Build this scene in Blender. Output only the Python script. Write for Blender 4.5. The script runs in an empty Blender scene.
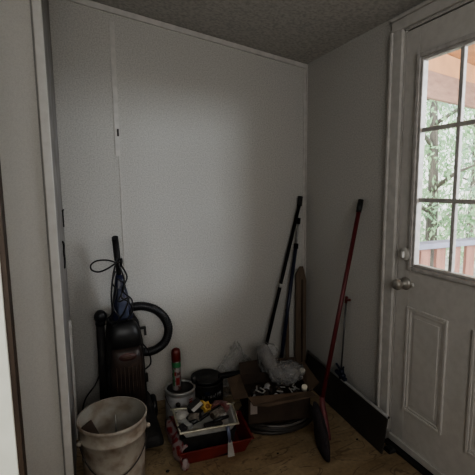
import bpy, bmesh, math, random
from mathutils import Vector, Matrix, Euler
random.seed(7)
sc = bpy.context.scene
COL = sc.collection
PI = math.pi

# ---------------------------------------------------------------- materials
def mat(name, col, rough=0.6, metal=0.0, col2=None, nscale=8.0, amount=1.0, bump=0.0, bscale=None,
        stretch=(1, 1, 1), lo=0.4, hi=0.65, spec=0.5, trans=0.0, detail=6):
    m = bpy.data.materials.new(name)
    m.use_nodes = True
    nt = m.node_tree
    b = nt.nodes['Principled BSDF']
    b.inputs['Base Color'].default_value = (*col, 1)
    b.inputs['Roughness'].default_value = rough
    b.inputs['Metallic'].default_value = metal
    b.inputs['Specular IOR Level'].default_value = spec
    if trans: b.inputs['Transmission Weight'].default_value = trans
    tc = nt.nodes.new('ShaderNodeTexCoord')
    mp = nt.nodes.new('ShaderNodeMapping')
    mp.inputs['Scale'].default_value = stretch
    nt.links.new(tc.outputs['Object'], mp.inputs['Vector'])
    c2 = col2 if col2 else tuple(c * 0.8 for c in col)
    nz = nt.nodes.new('ShaderNodeTexNoise')
    nz.inputs['Scale'].default_value = nscale
    nz.inputs['Detail'].default_value = detail
    nt.links.new(mp.outputs[0], nz.inputs['Vector'])
    cr = nt.nodes.new('ShaderNodeValToRGB')
    cr.color_ramp.elements[0].position = lo
    cr.color_ramp.elements[1].position = hi
    cr.color_ramp.elements[0].color = (*col, 1)
    cr.color_ramp.elements[1].color = tuple(col[i] + (c2[i] - col[i]) * amount for i in range(3)) + (1,)
    nt.links.new(nz.outputs['Fac'], cr.inputs['Fac'])
    nt.links.new(cr.outputs['Color'], b.inputs['Base Color'])
    if bump:
        n2 = nt.nodes.new('ShaderNodeTexNoise')
        n2.inputs['Scale'].default_value = bscale or nscale * 3
        n2.inputs['Detail'].default_value = 4
        nt.links.new(mp.outputs[0], n2.inputs['Vector'])
        bp = nt.nodes.new('ShaderNodeBump')
        bp.inputs['Strength'].default_value = bump
        bp.inputs['Distance'].default_value = 0.01
        nt.links.new(n2.outputs['Fac'], bp.inputs['Height'])
        nt.links.new(bp.outputs[0], b.inputs['Normal'])
    return m

def film(name, col, alpha, rough=0.3, wrinkle=0.0):
    """thin see-through sheet (glass pane, plastic bag)"""
    m = bpy.data.materials.new(name)
    m.use_nodes = True
    nt = m.node_tree
    nt.nodes.remove(nt.nodes['Principled BSDF'])
    out = nt.nodes['Material Output']
    tr = nt.nodes.new('ShaderNodeBsdfTransparent')
    pr = nt.nodes.new('ShaderNodeBsdfPrincipled')
    pr.inputs['Base Color'].default_value = (*col, 1)
    pr.inputs['Roughness'].default_value = rough
    mx = nt.nodes.new('ShaderNodeMixShader')
    if wrinkle:
        tc = nt.nodes.new('ShaderNodeTexCoord')
        nz = nt.nodes.new('ShaderNodeTexNoise')
        nz.inputs['Scale'].default_value = 13
        nz.inputs['Detail'].default_value = 5
        nz.inputs['Distortion'].default_value = 1.5
        nt.links.new(tc.outputs['Object'], nz.inputs['Vector'])
        mr = nt.nodes.new('ShaderNodeMapRange')
        mr.inputs['From Min'].default_value = 0.35
        mr.inputs['From Max'].default_value = 0.68
        mr.inputs['To Min'].default_value = max(0, alpha - wrinkle)
        mr.inputs['To Max'].default_value = min(1, alpha + wrinkle)
        nt.links.new(nz.outputs['Fac'], mr.inputs['Value'])
        nt.links.new(mr.outputs[0], mx.inputs['Fac'])
        bp = nt.nodes.new('ShaderNodeBump')
        bp.inputs['Strength'].default_value = 0.7
        bp.inputs['Distance'].default_value = 0.02
        nt.links.new(nz.outputs['Fac'], bp.inputs['Height'])
        nt.links.new(bp.outputs[0], pr.inputs['Normal'])
    else:
        mx.inputs['Fac'].default_value = alpha
    nt.links.new(tr.outputs[0], mx.inputs[1])
    nt.links.new(pr.outputs[0], mx.inputs[2])
    nt.links.new(mx.outputs[0], out.inputs['Surface'])
    return m

M = {}
M['wall'] = mat('wallboard', (0.52, 0.505, 0.475), 0.75, col2=(0.41, 0.398, 0.375), nscale=140, detail=3, bump=0.25, bscale=160)
M['wall_return'] = mat('shaded_return_wallboard', (0.27, 0.255, 0.24), 0.85, col2=(0.33, 0.32, 0.31), nscale=9, bump=0.2)  # shade on the return wall is put into its darker colour
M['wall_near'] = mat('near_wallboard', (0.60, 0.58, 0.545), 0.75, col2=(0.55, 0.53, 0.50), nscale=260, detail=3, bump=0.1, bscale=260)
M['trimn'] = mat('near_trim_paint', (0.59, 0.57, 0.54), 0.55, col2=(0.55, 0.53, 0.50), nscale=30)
M['trimp'] = mat('trim_paint', (0.54, 0.52, 0.49), 0.5, col2=(0.47, 0.455, 0.43), nscale=20)
M['ceil'] = mat('ceiling_paint', (0.52, 0.505, 0.475), 0.9, col2=(0.38, 0.37, 0.35), nscale=60, bump=0.25, bscale=60)
M['doorp'] = mat('door_paint', (0.56, 0.54, 0.51), 0.42, col2=(0.52, 0.50, 0.47), nscale=30, bump=0.05)
M['vinyl'] = mat('window_vinyl', (0.50, 0.48, 0.46), 0.4, col2=(0.38, 0.36, 0.345), nscale=25)
M['jambp'] = mat('bright_door_paint', (0.86, 0.87, 0.80), 0.5, col2=(0.80, 0.81, 0.74), nscale=14)
M['brownedge'] = mat('brown_door_edge', (0.07, 0.045, 0.03), 0.6, col2=(0.035, 0.022, 0.016), nscale=30, stretch=(1, 1, .1))
M['gap'] = mat('dark_gap', (0.015, 0.013, 0.012), 0.8)
M['black'] = mat('black_plastic', (0.010, 0.010, 0.011), 0.42, col2=(0.02, 0.02, 0.02), nscale=30)
M['blackm'] = mat('black_matte', (0.016, 0.015, 0.015), 0.7, col2=(0.03, 0.028, 0.026), nscale=20)
M['canister'] = mat('smoked_brown_canister', (0.030, 0.021, 0.019), 0.35, col2=(0.065, 0.046, 0.038), nscale=9)
M['blueshell'] = mat('dark_blue_plastic', (0.014, 0.016, 0.036), 0.3, col2=(0.025, 0.028, 0.06), nscale=18)
M['bluegrey'] = mat('blue_grey_plastic', (0.13, 0.15, 0.22), 0.3, col2=(0.07, 0.08, 0.14), nscale=18)
M['redlogo'] = mat('dull_red_badge', (0.12, 0.06, 0.055), 0.4)
M['rubber'] = mat('hose_rubber', (0.018, 0.018, 0.02), 0.5, bump=0.3, bscale=60)
M['bucket'] = mat('stained_bucket_plastic', (0.38, 0.345, 0.295), 0.7, col2=(0.19, 0.14, 0.10), nscale=15, lo=0.42, hi=0.70, detail=10, bump=0.1, bscale=40)
M['bucketin'] = mat('bucket_inside', (0.30, 0.285, 0.25), 0.75, col2=(0.21, 0.175, 0.135), nscale=12, lo=.45, hi=.65)
M['steel'] = mat('steel', (0.42, 0.42, 0.40), 0.45, 0.5, col2=(0.3, 0.3, 0.3), nscale=30)
M['edge'] = mat('yellowed_metal_edge', (0.50, 0.48, 0.40), 0.35, 0.3, col2=(0.3, 0.28, 0.2), nscale=20)
M['wire'] = mat('dark_wire', (0.06, 0.05, 0.045), 0.5, 0.6)
M['label_w'] = mat('white_can_label', (0.34, 0.335, 0.34), 0.5, col2=(0.22, 0.215, 0.22), nscale=18)
M['spray'] = mat('patchy_can_print', (0.24, 0.22, 0.215), 0.4, col2=(0.09, 0.035, 0.035), nscale=34, lo=.5, hi=.56)
M['blue'] = mat('blue_ink', (0.02, 0.04, 0.20), 0.5)
M['red'] = mat('red_ink', (0.20, 0.02, 0.02), 0.5)
M['redcap'] = mat('dark_red_cap', (0.12, 0.02, 0.018), 0.35)
M['green'] = mat('green_band', (0.03, 0.15, 0.06), 0.45)
M['white'] = mat('dull_white', (0.42, 0.41, 0.39), 0.5, col2=(0.33, 0.32, 0.30), nscale=20)
M['redbin'] = mat('red_bin_plastic', (0.20, 0.028, 0.024), 0.4, col2=(0.14, 0.02, 0.018), nscale=12)
M['yellow'] = mat('yellow_plastic', (0.42, 0.27, 0.06), 0.5)
M['yolk'] = mat('orange_hole', (0.22, 0.10, 0.02), 0.5)
M['roller'] = mat('fuzzy_roller_nap', (0.22, 0.20, 0.17), 0.95, col2=(0.12, 0.10, 0.085), nscale=60, bump=0.8, bscale=120)
M['rag'] = mat('pink_stained_cloth', (0.14, 0.04, 0.04), 0.9, col2=(0.22, 0.15, 0.14), nscale=14, bump=0.4)
M['redbag'] = mat('white_plastic_with_red_print', (0.26, 0.20, 0.20), 0.4, col2=(0.20, 0.025, 0.03), nscale=22, lo=0.5, hi=0.54)
M['card'] = mat('cardboard', (0.12, 0.082, 0.055), 0.85, col2=(0.09, 0.06, 0.04), nscale=10, bump=0.1)
M['cardd'] = mat('cardboard_dark', (0.060, 0.040, 0.029), 0.85, col2=(0.042, 0.029, 0.021), nscale=10, bump=0.1)
M['paper'] = mat('paper_tag', (0.34, 0.29, 0.26), 0.8)
M['clear'] = film('clear_plastic_bag', (0.36, 0.355, 0.35), 0.50, 0.35, wrinkle=0.16)
M['clear2'] = film('thin_clear_bag', (0.42, 0.42, 0.42), 0.16, 0.3, wrinkle=0.26)
M['glass'] = film('window_glass', (0.7, 0.72, 0.72), 0.05, 0.08)
M['roll'] = mat('pale_foam_roll', (0.22, 0.21, 0.20), 0.85, col2=(0.16, 0.155, 0.15), nscale=18, bump=0.3)
M['creamcap'] = mat('cream_cap', (0.70, 0.66, 0.55), 0.5)
M['amber'] = mat('dark_jar_glass', (0.03, 0.025, 0.02), 0.12, col2=(0.06, 0.05, 0.045), nscale=20)
M['coil'] = mat('dark_grey_tubing', (0.030, 0.026, 0.022), 0.5, col2=(0.05, 0.043, 0.036), nscale=12)
M['coilp'] = mat('pale_coil_highlight', (0.16, 0.15, 0.14), 0.3)
M['navy'] = mat('navy_pole', (0.02, 0.023, 0.05), 0.3)
M['poleblk'] = mat('black_pole', (0.008, 0.008, 0.009), 0.6, spec=.25)
M['tanwood'] = mat('tan_wood', (0.13, 0.095, 0.067), 0.75, col2=(0.10, 0.07, 0.048), nscale=12, stretch=(6, 6, .6))
M['redstick'] = mat('red_broom_stick', (0.125, 0.020, 0.024), 0.4, col2=(0.09, 0.016, 0.019), nscale=10)
M['ferrule'] = mat('dusty_red_broom_cap', (0.15, 0.040, 0.045), 0.55, col2=(0.11, 0.04, 0.043), nscale=25)
M['bristle'] = mat('dark_bristles', (0.022, 0.018, 0.022), 0.8, col2=(0.05, 0.04, 0.045), nscale=30, stretch=(8, 8, 1), bump=0.6, bscale=120)
M['panel'] = mat('black_sheet', (0.038, 0.034, 0.031), 0.45, col2=(0.05, 0.045, 0.04), nscale=6)
M['alu'] = mat('aluminium_edge', (0.36, 0.355, 0.35), 0.4, 0.2)
M['clampb'] = mat('dark_blue_clamp', (0.012, 0.016, 0.04), 0.4)
M['rodg'] = mat('grey_rod', (0.12, 0.115, 0.115), 0.4, 0.5)
M['brass'] = mat('tarnished_knob', (0.45, 0.43, 0.39), 0.4, 0.5, col2=(0.3, 0.28, 0.25), nscale=25)
M['offw'] = mat('off_white_lock', (0.66, 0.64, 0.60), 0.35)
M['porchwood'] = mat('salmon_porch_wood', (0.46, 0.30, 0.23), 0.8, col2=(0.33, 0.21, 0.17), nscale=5, stretch=(.5, 6, 6), lo=.35, hi=.7)
M['porchply'] = mat('orange_plywood', (0.74, 0.42, 0.23), 0.8, col2=(0.62, 0.35, 0.2), nscale=4, stretch=(1, 4, 1))
M['railtop'] = mat('blue_grey_rail', (0.36, 0.37, 0.45), 0.7, col2=(0.28, 0.29, 0.36), nscale=8)
M['redboard'] = mat('reddish_rail_board', (0.45, 0.24, 0.18), 0.8, col2=(0.34, 0.18, 0.14), nscale=8, stretch=(4, 4, .6))
M['deck'] = mat('grey_deck', (0.30, 0.27, 0.24), 0.85, col2=(0.22, 0.19, 0.17), nscale=8, stretch=(.6, 8, 1))
M['ground'] = mat('leafy_ground', (0.42, 0.40, 0.30), 0.95, col2=(0.62, 0.58, 0.46), nscale=3, lo=.4, hi=.6)
M['siding'] = mat('outside_siding', (0.6, 0.58, 0.54), 0.7)
M['bark'] = mat('grey_bark', (0.20, 0.18, 0.15), 0.9, col2=(0.12, 0.1, 0.09), nscale=10, stretch=(3, 3, .4), bump=0.5)
M['leafa'] = mat('pale_green_leaves', (0.46, 0.64, 0.38), 0.7, col2=(0.30, 0.50, 0.28), nscale=2.2)
M['leafb'] = mat('blue_green_leaves', (0.36, 0.52, 0.38), 0.7, col2=(0.52, 0.66, 0.48), nscale=2.2)
M['leafc'] = mat('dry_twigs', (0.62, 0.64, 0.56), 0.8, col2=(0.45, 0.50, 0.40), nscale=2.5)

def floor_material():
    m = bpy.data.materials.new('worn_subfloor')
    m.use_nodes = True
    nt = m.node_tree; N = nt.nodes; L = nt.links
    b = N['Principled BSDF']; b.inputs['Roughness'].default_value = 0.55
    tc = N.new('ShaderNodeTexCoord')
    mp = N.new('ShaderNodeMapping'); mp.inputs['Rotation'].default_value = (0, 0, 0.35); mp.inputs['Scale'].default_value = (1.0, 2.6, 1)
    L.new(tc.outputs['Object'], mp.inputs['Vector'])
    n1 = N.new('ShaderNodeTexNoise'); n1.inputs['Scale'].default_value = 3.2; n1.inputs['Detail'].default_value = 8; n1.inputs['Distortion'].default_value = 0.8
    L.new(mp.outputs[0], n1.inputs['Vector'])
    r1 = N.new('ShaderNodeValToRGB')
    e = r1.color_ramp.elements
    e[0].position = 0.3; e[0].color = (0.27, 0.19, 0.105, 1)
    e[1].position = 0.72; e[1].color = (0.50, 0.385, 0.24, 1)
    L.new(n1.outputs['Fac'], r1.inputs['Fac'])
    # wandering dark cracks: thin iso-lines of a distorted noise
    n2 = N.new('ShaderNodeTexNoise'); n2.inputs['Scale'].default_value = 2.1; n2.inputs['Detail'].default_value = 3; n2.inputs['Distortion'].default_value = 2.2
    L.new(mp.outputs[0], n2.inputs['Vector'])
    s = N.new('ShaderNodeMath'); s.operation = 'SUBTRACT'; s.inputs[1].default_value = 0.5
    L.new(n2.outputs['Fac'], s.inputs[0])
    a = N.new('ShaderNodeMath'); a.operation = 'ABSOLUTE'; L.new(s.outputs[0], a.inputs[0])
    mr = N.new('ShaderNodeMapRange'); mr.inputs['From Min'].default_value = 0.004; mr.inputs['From Max'].default_value = 0.016
    mr.inputs['To Min'].default_value = 0.55; mr.inputs['To Max'].default_value = 0
    L.new(a.outputs[0], mr.inputs['Value'])
    mx = N.new('ShaderNodeMixRGB'); mx.inputs['Color2'].default_value = (0.09, 0.05, 0.03, 1)
    L.new(mr.outputs[0], mx.inputs['Fac']); L.new(r1.outputs[0], mx.inputs['Color1'])
    n3 = N.new('ShaderNodeTexNoise'); n3.inputs['Scale'].default_value = 60; n3.inputs['Detail'].default_value = 3
    L.new(tc.outputs['Object'], n3.inputs['Vector'])
    m2 = N.new('ShaderNodeMixRGB'); m2.blend_type = 'MULTIPLY'; m2.inputs['Fac'].default_value = 0.5
    L.new(mx.outputs[0], m2.inputs['Color1']); L.new(n3.outputs['Fac'], m2.inputs['Color2'])
    L.new(m2.outputs[0], b.inputs['Base Color'])
    bp = N.new('ShaderNodeBump'); bp.inputs['Strength'].default_value = 0.25; bp.inputs['Distance'].default_value = 0.01
    L.new(n1.outputs['Fac'], bp.inputs['Height']); L.new(bp.outputs[0], b.inputs['Normal'])
    return m
M['floor'] = floor_material()

# ---------------------------------------------------------------- mesh builder
class MB:
    def __init__(self): self.bm = bmesh.new()
    def _add(self, verts, faces):
        vs = [self.bm.verts.new(v) for v in verts]
        for f in faces:
            try: self.bm.faces.new([vs[i] for i in f])
            except ValueError: pass
        return vs
    def box(self, x0, x1, y0, y1, z0, z1):
        v = [(x, y, z) for z in (z0, z1) for y in (y0, y1) for x in (x0, x1)]
        self._add(v, [(0, 2, 3, 1), (4, 5, 7, 6), (0, 1, 5, 4), (2, 6, 7, 3), (0, 4, 6, 2), (1, 3, 7, 5)])
        return self
    def hexa(self, bottom, top):
        """bottom and top: four points each, same winding (counter-clockwise)"""
        self._add(list(bottom) + list(top), [(3, 2, 1, 0), (4, 5, 6, 7), (0, 1, 5, 4), (1, 2, 6, 5), (2, 3, 7, 6), (3, 0, 4, 7)])
        return self
    def bar(self, a, b, w, h, up=(0, 0, 1)):
        a = Vector(a); b = Vector(b); d = (b - a).normalized(); up = Vector(up)
        s = d.cross(up)
        if s.length < 1e-4: s = d.cross(Vector((1, 0, 0)))
        s.normalize(); u = s.cross(d).normalized()
        def ring(p): return [p + s * (i * w / 2) + u * (j * h / 2) for i, j in ((-1, -1), (1, -1), (1, 1), (-1, 1))]
        self._add(ring(a) + ring(b), [(0, 1, 2, 3), (7, 6, 5, 4), (0, 4, 5, 1), (1, 5, 6, 2), (2, 6, 7, 3), (3, 7, 4, 0)])
        return self
    def tube(self, pts, r, n=10, closed=False, cap=True):
        pts = [Vector(p) for p in pts]
        rs = r if isinstance(r, (list, tuple)) else [r] * len(pts)
        rings = []; prev = None
        k = len(pts)
        for i, p in enumerate(pts):
            if closed: d = pts[(i + 1) % k] - pts[i - 1]
            else: d = pts[min(i + 1, k - 1)] - pts[max(i - 1, 0)]
            if d.length < 1e-9: d = Vector((0, 0, 1))
            d.normalize()
            if prev is None:
                s = d.cross(Vector((0, 0, 1)))
                if s.length < 0.05: s = d.cross(Vector((1, 0, 0)))
            else:
                s = prev - d * prev.dot(d)
                if s.length < 1e-5: s = d.cross(Vector((1, 0, 0)))
            s.normalize(); prev = s; u = d.cross(s)
            rings.append([self.bm.verts.new(p + (s * math.cos(2 * PI * j / n) + u * math.sin(2 * PI * j / n)) * rs[i]) for j in range(n)])
        m = k if closed else k - 1
        for i in range(m):
            A = rings[i]; B = rings[(i + 1) % k]
            for j in range(n):
                f = self.bm.faces.new((A[j], A[(j + 1) % n], B[(j + 1) % n], B[j])); f.smooth = True
        if cap and not closed:
            self.bm.faces.new(rings[0][::-1]); self.bm.faces.new(rings[-1])
        return self
    def lathe(self, prof, c=(0, 0, 0), n=32, sx=1.0, sy=1.0, cap0=False, cap1=False, flat=False):
        rings = []
        for (r, z) in prof:
            rings.append([self.bm.verts.new((c[0] + r * sx * math.cos(2 * PI * j / n), c[1] + r * sy * math.sin(2 * PI * j / n), c[2] + z)) for j in range(n)])
        for i in range(len(prof) - 1):
            A = rings[i]; B = rings[i + 1]
            for j in range(n):
                f = self.bm.faces.new((A[j], A[(j + 1) % n], B[(j + 1) % n], B[j])); f.smooth = not flat
        if cap0: self.bm.faces.new(rings[0][::-1])
        if cap1: self.bm.faces.new(rings[-1])
        return self
    def arc_patch(self, c, r, a0, a1, z0, z1, n=8):
        """patch on the side of a can"""
        lo = []; hi = []
        for i in range(n + 1):
            a = a0 + (a1 - a0) * i / n
            lo.append(self.bm.verts.new((c[0] + r * math.cos(a), c[1] + r * math.sin(a), c[2] + z0)))
            hi.append(self.bm.verts.new((c[0] + r * math.cos(a), c[1] + r * math.sin(a), c[2] + z1)))
        for i in range(n): self.bm.faces.new((lo[i], lo[i + 1], hi[i + 1], hi[i]))
        return self
    def sphere(self, c, r, n=16, sc_=(1, 1, 1)):
        m = Matrix.Translation(c) @ Matrix.Diagonal((r * sc_[0], r * sc_[1], r * sc_[2], 1))
        g = bmesh.ops.create_uvsphere(self.bm, u_segments=n, v_segments=max(6, n // 2), radius=1, matrix=m)
        for v in g['verts']:
            for f in v.link_faces: f.smooth = True
        return self
    def poly(self, pts): self._add(pts, [tuple(range(len(pts)))]); return self
    def move(self, mtx): self.bm.transform(mtx); return self
    def jitter(self, a, seed=1):
        rnd = random.Random(seed)
        for v in self.bm.verts: v.co += Vector((rnd.uniform(-a, a), rnd.uniform(-a, a), rnd.uniform(-a, a)))
        return self
    def build(self, name, m, parent=None, bevel=0, solid=0, sub=0, origin=None):
        """link as ONE mesh object; geometry is given in world coordinates, parents are moved before"""
        bmesh.ops.recalc_face_normals(self.bm, faces=self.bm.faces[:])
        off = Vector(origin) if origin is not None else (Vector(world_loc(parent)) if parent else None)
        if off is None:
            xs = [v.co for v in self.bm.verts]
            off = Vector(((min(v.x for v in xs) + max(v.x for v in xs)) / 2, (min(v.y for v in xs) + max(v.y for v in xs)) / 2, min(v.z for v in xs)))
        for v in self.bm.verts: v.co -= off
        me = bpy.data.meshes.new(name)
        self.bm.to_mesh(me); self.bm.free()
        if m: me.materials.append(m)
        o = bpy.data.objects.new(name, me); COL.objects.link(o)
        if parent:
            o.parent = parent; o.location = off - Vector(world_loc(parent))
        else: o.location = off
        if solid:
            s = o.modifiers.new('thickness', 'SOLIDIFY'); s.thickness = solid; s.offset = 0
        if sub:
            s = o.modifiers.new('smooth', 'SUBSURF'); s.levels = sub; s.render_levels = sub
        if bevel:
            s = o.modifiers.new('edge', 'BEVEL'); s.width = bevel; s.segments = 2; s.limit_method = 'ANGLE'
        return o

def world_loc(o):
    p = Vector(o.location)
    while o.parent: o = o.parent; p += o.location
    return p

def tag(o, label=None, cat=None, group=None, kind=None):
    if label: o['label'] = label
    if cat: o['category'] = cat
    if group: o['group'] = group
    if kind: o['kind'] = kind
    return o

def thing(name, loc, label, cat, group=None):
    o = bpy.data.objects.new(name, None); COL.objects.link(o); o.location = loc
    o.empty_display_size = 0.05
    return tag(o, label, cat, group)

def struct(name, mb, m, parent=None, bevel=0):
    o = mb.build(name, m, parent, bevel=bevel)
    if not parent: o['kind'] = 'structure'
    return o

def smooth_pts(pts, k=5, closed=False):
    P = [Vector(p) for p in pts]; n = len(P); out = []
    for i in range(n if closed else n - 1):
        if closed: a, b, c, d = P[i - 1], P[i], P[(i + 1) % n], P[(i + 2) % n]
        else: a, b, c, d = P[max(i - 1, 0)], P[i], P[i + 1], P[min(i + 2, n - 1)]
        for j in range(k):
            t = j / k
            out.append(0.5 * ((2 * b) + (c - a) * t + (2 * a - 5 * b + 4 * c - d) * t * t + (3 * b - a - 3 * c + d) * t ** 3))
    if not closed: out.append(P[-1])
    return out

# ================================================================ ROOM SHELL
XR, YB, XL, YF, XO, YN = 1.446, 2.398, -0.086, 1.64, -1.2, -1.6
def ceil_z(x): return 2.132 + 0.148 * (XR - x)

struct('floor', MB().box(XO - .1, XR + .12, YN - .1, YB + .1, -0.06, 0), M['floor'])
mb = MB()
xa, xb = XO - .1, XR + .0
mb.hexa([(xa, YN - .1, ceil_z(xa)), (xb, YN - .1, ceil_z(xb)), (xb, YB + .1, ceil_z(xb)), (xa, YB + .1, ceil_z(xa))],
        [(xa, YN - .1, ceil_z(xa) + .08), (xb, YN - .1, ceil_z(xb) + .08), (xb, YB + .1, ceil_z(xb) + .08), (xa, YB + .1, ceil_z(xa) + .08)])
struct('ceiling', mb, M['ceil'])
# back wall with its sloping top
mb = MB()
xa, xb = XL - .1, XR + .1
mb.hexa([(xa, YB, 0), (xb, YB, 0), (xb, YB + .1, 0), (xa, YB + .1, 0)],
        [(xa, YB, ceil_z(xa)), (xb, YB, ceil_z(XR)), (xb, YB + .1, ceil_z(XR)), (xa, YB + .1, ceil_z(xa))])
struct('wall_back', mb, M['wall'])
# right wall with the door opening
DY0, DY1, DZ = 0.60, 1.535, 2.05
mb = MB()
mb.box(XR, XR + .1, DY1, YB + .1, 0, 2.22)
mb.box(XR, XR + .1, YN, DY0, 0, 2.22)
mb.box(XR, XR + .1, DY0, DY1, DZ, 2.22)
struct('wall_right', mb, M['wall'])
mb = MB()   # the wall that steps forward at the left
mb.box(XO, XL - .004, YF, YF + .08, 0, 2.56)
struct('wall_left', mb, M['wall_near'])
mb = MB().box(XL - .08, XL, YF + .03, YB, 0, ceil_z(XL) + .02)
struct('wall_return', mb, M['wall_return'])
struct('wall_far_left', MB().box(XO - .1, XO, YN, YF, 0, 2.56), M['wall'])
struct('wall_front', MB().box(XO, XR, YN - .1, YN, 0, 2.56), M['wall'])
# trims
mb = MB().box(-.113, XL + .003, YF - .014, YF + .03, 0, 2.35)
struct('trim_1', mb, M['trimn'], bevel=.003)
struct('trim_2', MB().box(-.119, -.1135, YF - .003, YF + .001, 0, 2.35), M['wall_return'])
mb = MB()   # cove along the sloped top of the back wall
mb.hexa([(XL, YB - .012, ceil_z(XL) - .034), (XR, YB - .012, ceil_z(XR) - .030), (XR, YB, ceil_z(XR) - .030), (XL, YB, ceil_z(XL) - .034)],
        [(XL, YB - .012, ceil_z(XL) - .003), (XR, YB - .012, ceil_z(XR) - .003), (XR, YB, ceil_z(XR) - .003), (XL, YB, ceil_z(XL) - .003)])
struct('trim_3', mb, M['trimp'])
mb = MB().box(.208, .234, YB - .005, YB + .001, 1.52, 2.235)
mb.box(.226, .233, YB - .004, YB + .001, 0.0, 1.52)
struct('trim_4', mb, M['trimp'])     # batten over the panel joint
struct('trim_5', MB().box(XR - .018, XR, YB - .006, YB, 0.0, 2.12).box(XR - .006, XR, YB - .018, YB, 0.0, 2.12), M['trimp'])
mb = MB()   # thin loose strip standing on the return wall
mb.box(XL, XL + .012, 2.17, 2.20, 0, .66)
struct('trim_6', mb, M['trimp'])
# scuffed putty marks on the return wall
o = MB().tube([(XL + .004, 2.27, 1.225), (XL + .006, 2.33, 1.228)], .004).tube([(XL + .004, 2.29, 1.225), (XL + .004, 2.29, 1.14)], .0035).build('wall_hook', M['blackm'])
tag(o, 'small dark bent hook on the narrow left return wall', 'hook')
mb = MB(); mb.tube(smooth_pts([(XL + .002, 2.06, 1.09), (XL + .004, 2.12, 1.07), (XL + .003, 2.09, 1.03), (XL + .003, 2.13, .99), (XL + .002, 2.08, .96)], 4), .005, n=6)
struct('trim_7', mb, M['blackm'])
# baseboard on the right wall behind the sheet, pale
struct('baseboard_right', MB().box(XR - .012, XR, 1.64, YB, 0, .075), M['trimp'])
# hinge-like dark mark on the joint batten
o = MB().box(.222, .231, YB - .010, YB - .004, 1.628, 1.668).build('wall_latch', M['blackm'], bevel=.001)
tag(o, 'tiny dark metal latch on the vertical joint of the back wall', 'latch')

# door casing (two steps)
mb = MB()
mb.box(XR - .016, XR, DY1 - .002, DY1 + .052, 0.07, DZ + .004).box(XR - .026, XR, DY1 + .052, DY1 + .066, 0.07, DZ + .004)
mb.box(XR - .016, XR, DY0 - .052, DY0 + .002, 0, DZ + .004).box(XR - .026, XR, DY0 - .066, DY0 - .052, 0, DZ + .004)
mb.box(XR - .016, XR, DY0 - .066, DY1 + .066, DZ + .004, DZ + .052).box(XR - .026, XR, DY0 - .066, DY1 + .066, DZ + .052, DZ + .066)
struct('trim_8', mb, M['trimp'], bevel=.003)
LX1_ = XR + .046
mb = MB()   # jamb and stop
mb.box(XR + .002, XR + .1, DY1 - .0085, DY1 + .001, 0, DZ).box(XR, XR + .1, DY0 - .001, DY0 + .004, 0, DZ).box(XR + .002, XR + .1, DY0, DY1, DZ - .006, DZ + .001).box(LX1_ + .003, XR + .1, DY1 - .03, DY1, 0, DZ).box(LX1_ + .003, XR + .1, DY0, DY1, DZ - .03, DZ)
struct('trim_9', mb, M['trimp'])
struct('trim_10', MB().box(XR - .03, XR + .1, DY0, DY1, 0, .014), M['gap'])   # threshold

# ---------------------------------------------------------------- the door
LX0, LX1 = XR + .004, XR + .046
LY0, LY1 = DY0 + .008, DY1 - .011
WY0, WY1, WZ0, WZ1 = .785, 1.440, .945, 1.915       # opening for the glazing
door = MB()
door.box(LX0, LX1, LY0, WY0, .022, DZ - .012)
door.box(LX0, LX1, WY1, LY1, .022, DZ - .012)
door.box(LX0, LX1, WY0, WY1, .022, WZ0)
door.box(LX0, LX1, WY0, WY1, WZ1, DZ - .012)
door = door.build('door_1', M['doorp'], bevel=.002)
tag(door, kind='structure')
def ring_frame(mb, x0, x1, y0, y1, z0, z1, w):
    mb.box(x0, x1, y0, y0 + w, z0, z1).box(x0, x1, y1 - w, y1, z0, z1)
    mb.box(x0, x1, y0 + w, y1 - w, z0, z0 + w).box(x0, x1, y0 + w, y1 - w, z1 - w, z1)
    return mb
fr = MB()
ring_frame(fr, LX0 - .016, LX0 + .004, WY0 - .010, WY1 + .003, WZ0 - .006, WZ1 + .003, .020)
ring_frame(fr, LX0 - .010, LX0 + .022, WY0 + .010, WY1 - .017, WZ0 + .014, WZ1 - .017, .014)
fr.build('window_frame', M['vinyl'], door, bevel=.004)
mu = MB()
for y in (1.226, 1.018): mu.box(LX0 + .004, LX0 + .022, y - .0095, y + .0095, WZ0 + .01, WZ1 - .01)
for z in (1.272, 1.585): mu.box(LX0 + .003, LX0 + .021, WY0 + .01, WY1 - .01, z - .0095, z + .0095)
mu.build('muntin_grid', M['vinyl'], door, bevel=.003)
MB().box(LX0 + .022, LX0 + .025, WY0 + .005, WY1 - .005, WZ0 + .005, WZ1 - .005).build('window_pane', M['glass'], door)
for (y0, y1) in ((1.19, 1.45), (.66, 1.105)):
    mo = MB()
    if y0 > 1.1: a0, a1 = 1.212, 1.444
    else: a0, a1 = .862, 1.094
    ring_frame(mo, LX0 - .009, LX0 + .001, a0, a1, .228, .760, .014)
    ring_frame(mo, LX0 - .005, LX0 + .001, a0 + .014, a1 - .014, .242, .746, .012)
    p = mo.build('panel_moulding', M['doorp'], door, bevel=.003)
    MB().box(LX0 - .004, LX0 + .001, a0 + .045, a1 - .045, .272, .716).build('raised_panel', M['doorp'], p, bevel=.003)
kb = MB()   # knob: rosette, neck, ball (axis along -X)
prof = [(0, 0), (.032, 0), (.032, .006), (.026, .012), (.012, .016), (.011, .034), (.022, .040), (.027, .050), (.027, .060), (.020, .070), (.008, .073), (0, .073)]
kb.lathe([(max(r, .0005), z) for r, z in prof], n=24, cap0=True, cap1=True)
kb.move(Matrix.Translation((LX0, 1.462, .868)) @ Matrix.Rotation(-PI / 2, 4, 'Y'))
k = kb.build('door_knob', M['brass'], door); k['label'] = 'tarnished round door knob'
db = MB()
db.lathe([(.0005, 0), (.031, 0), (.031, .014), (.026, .02), (.0005, .02)], n=24, cap0=True, cap1=True)
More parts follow.
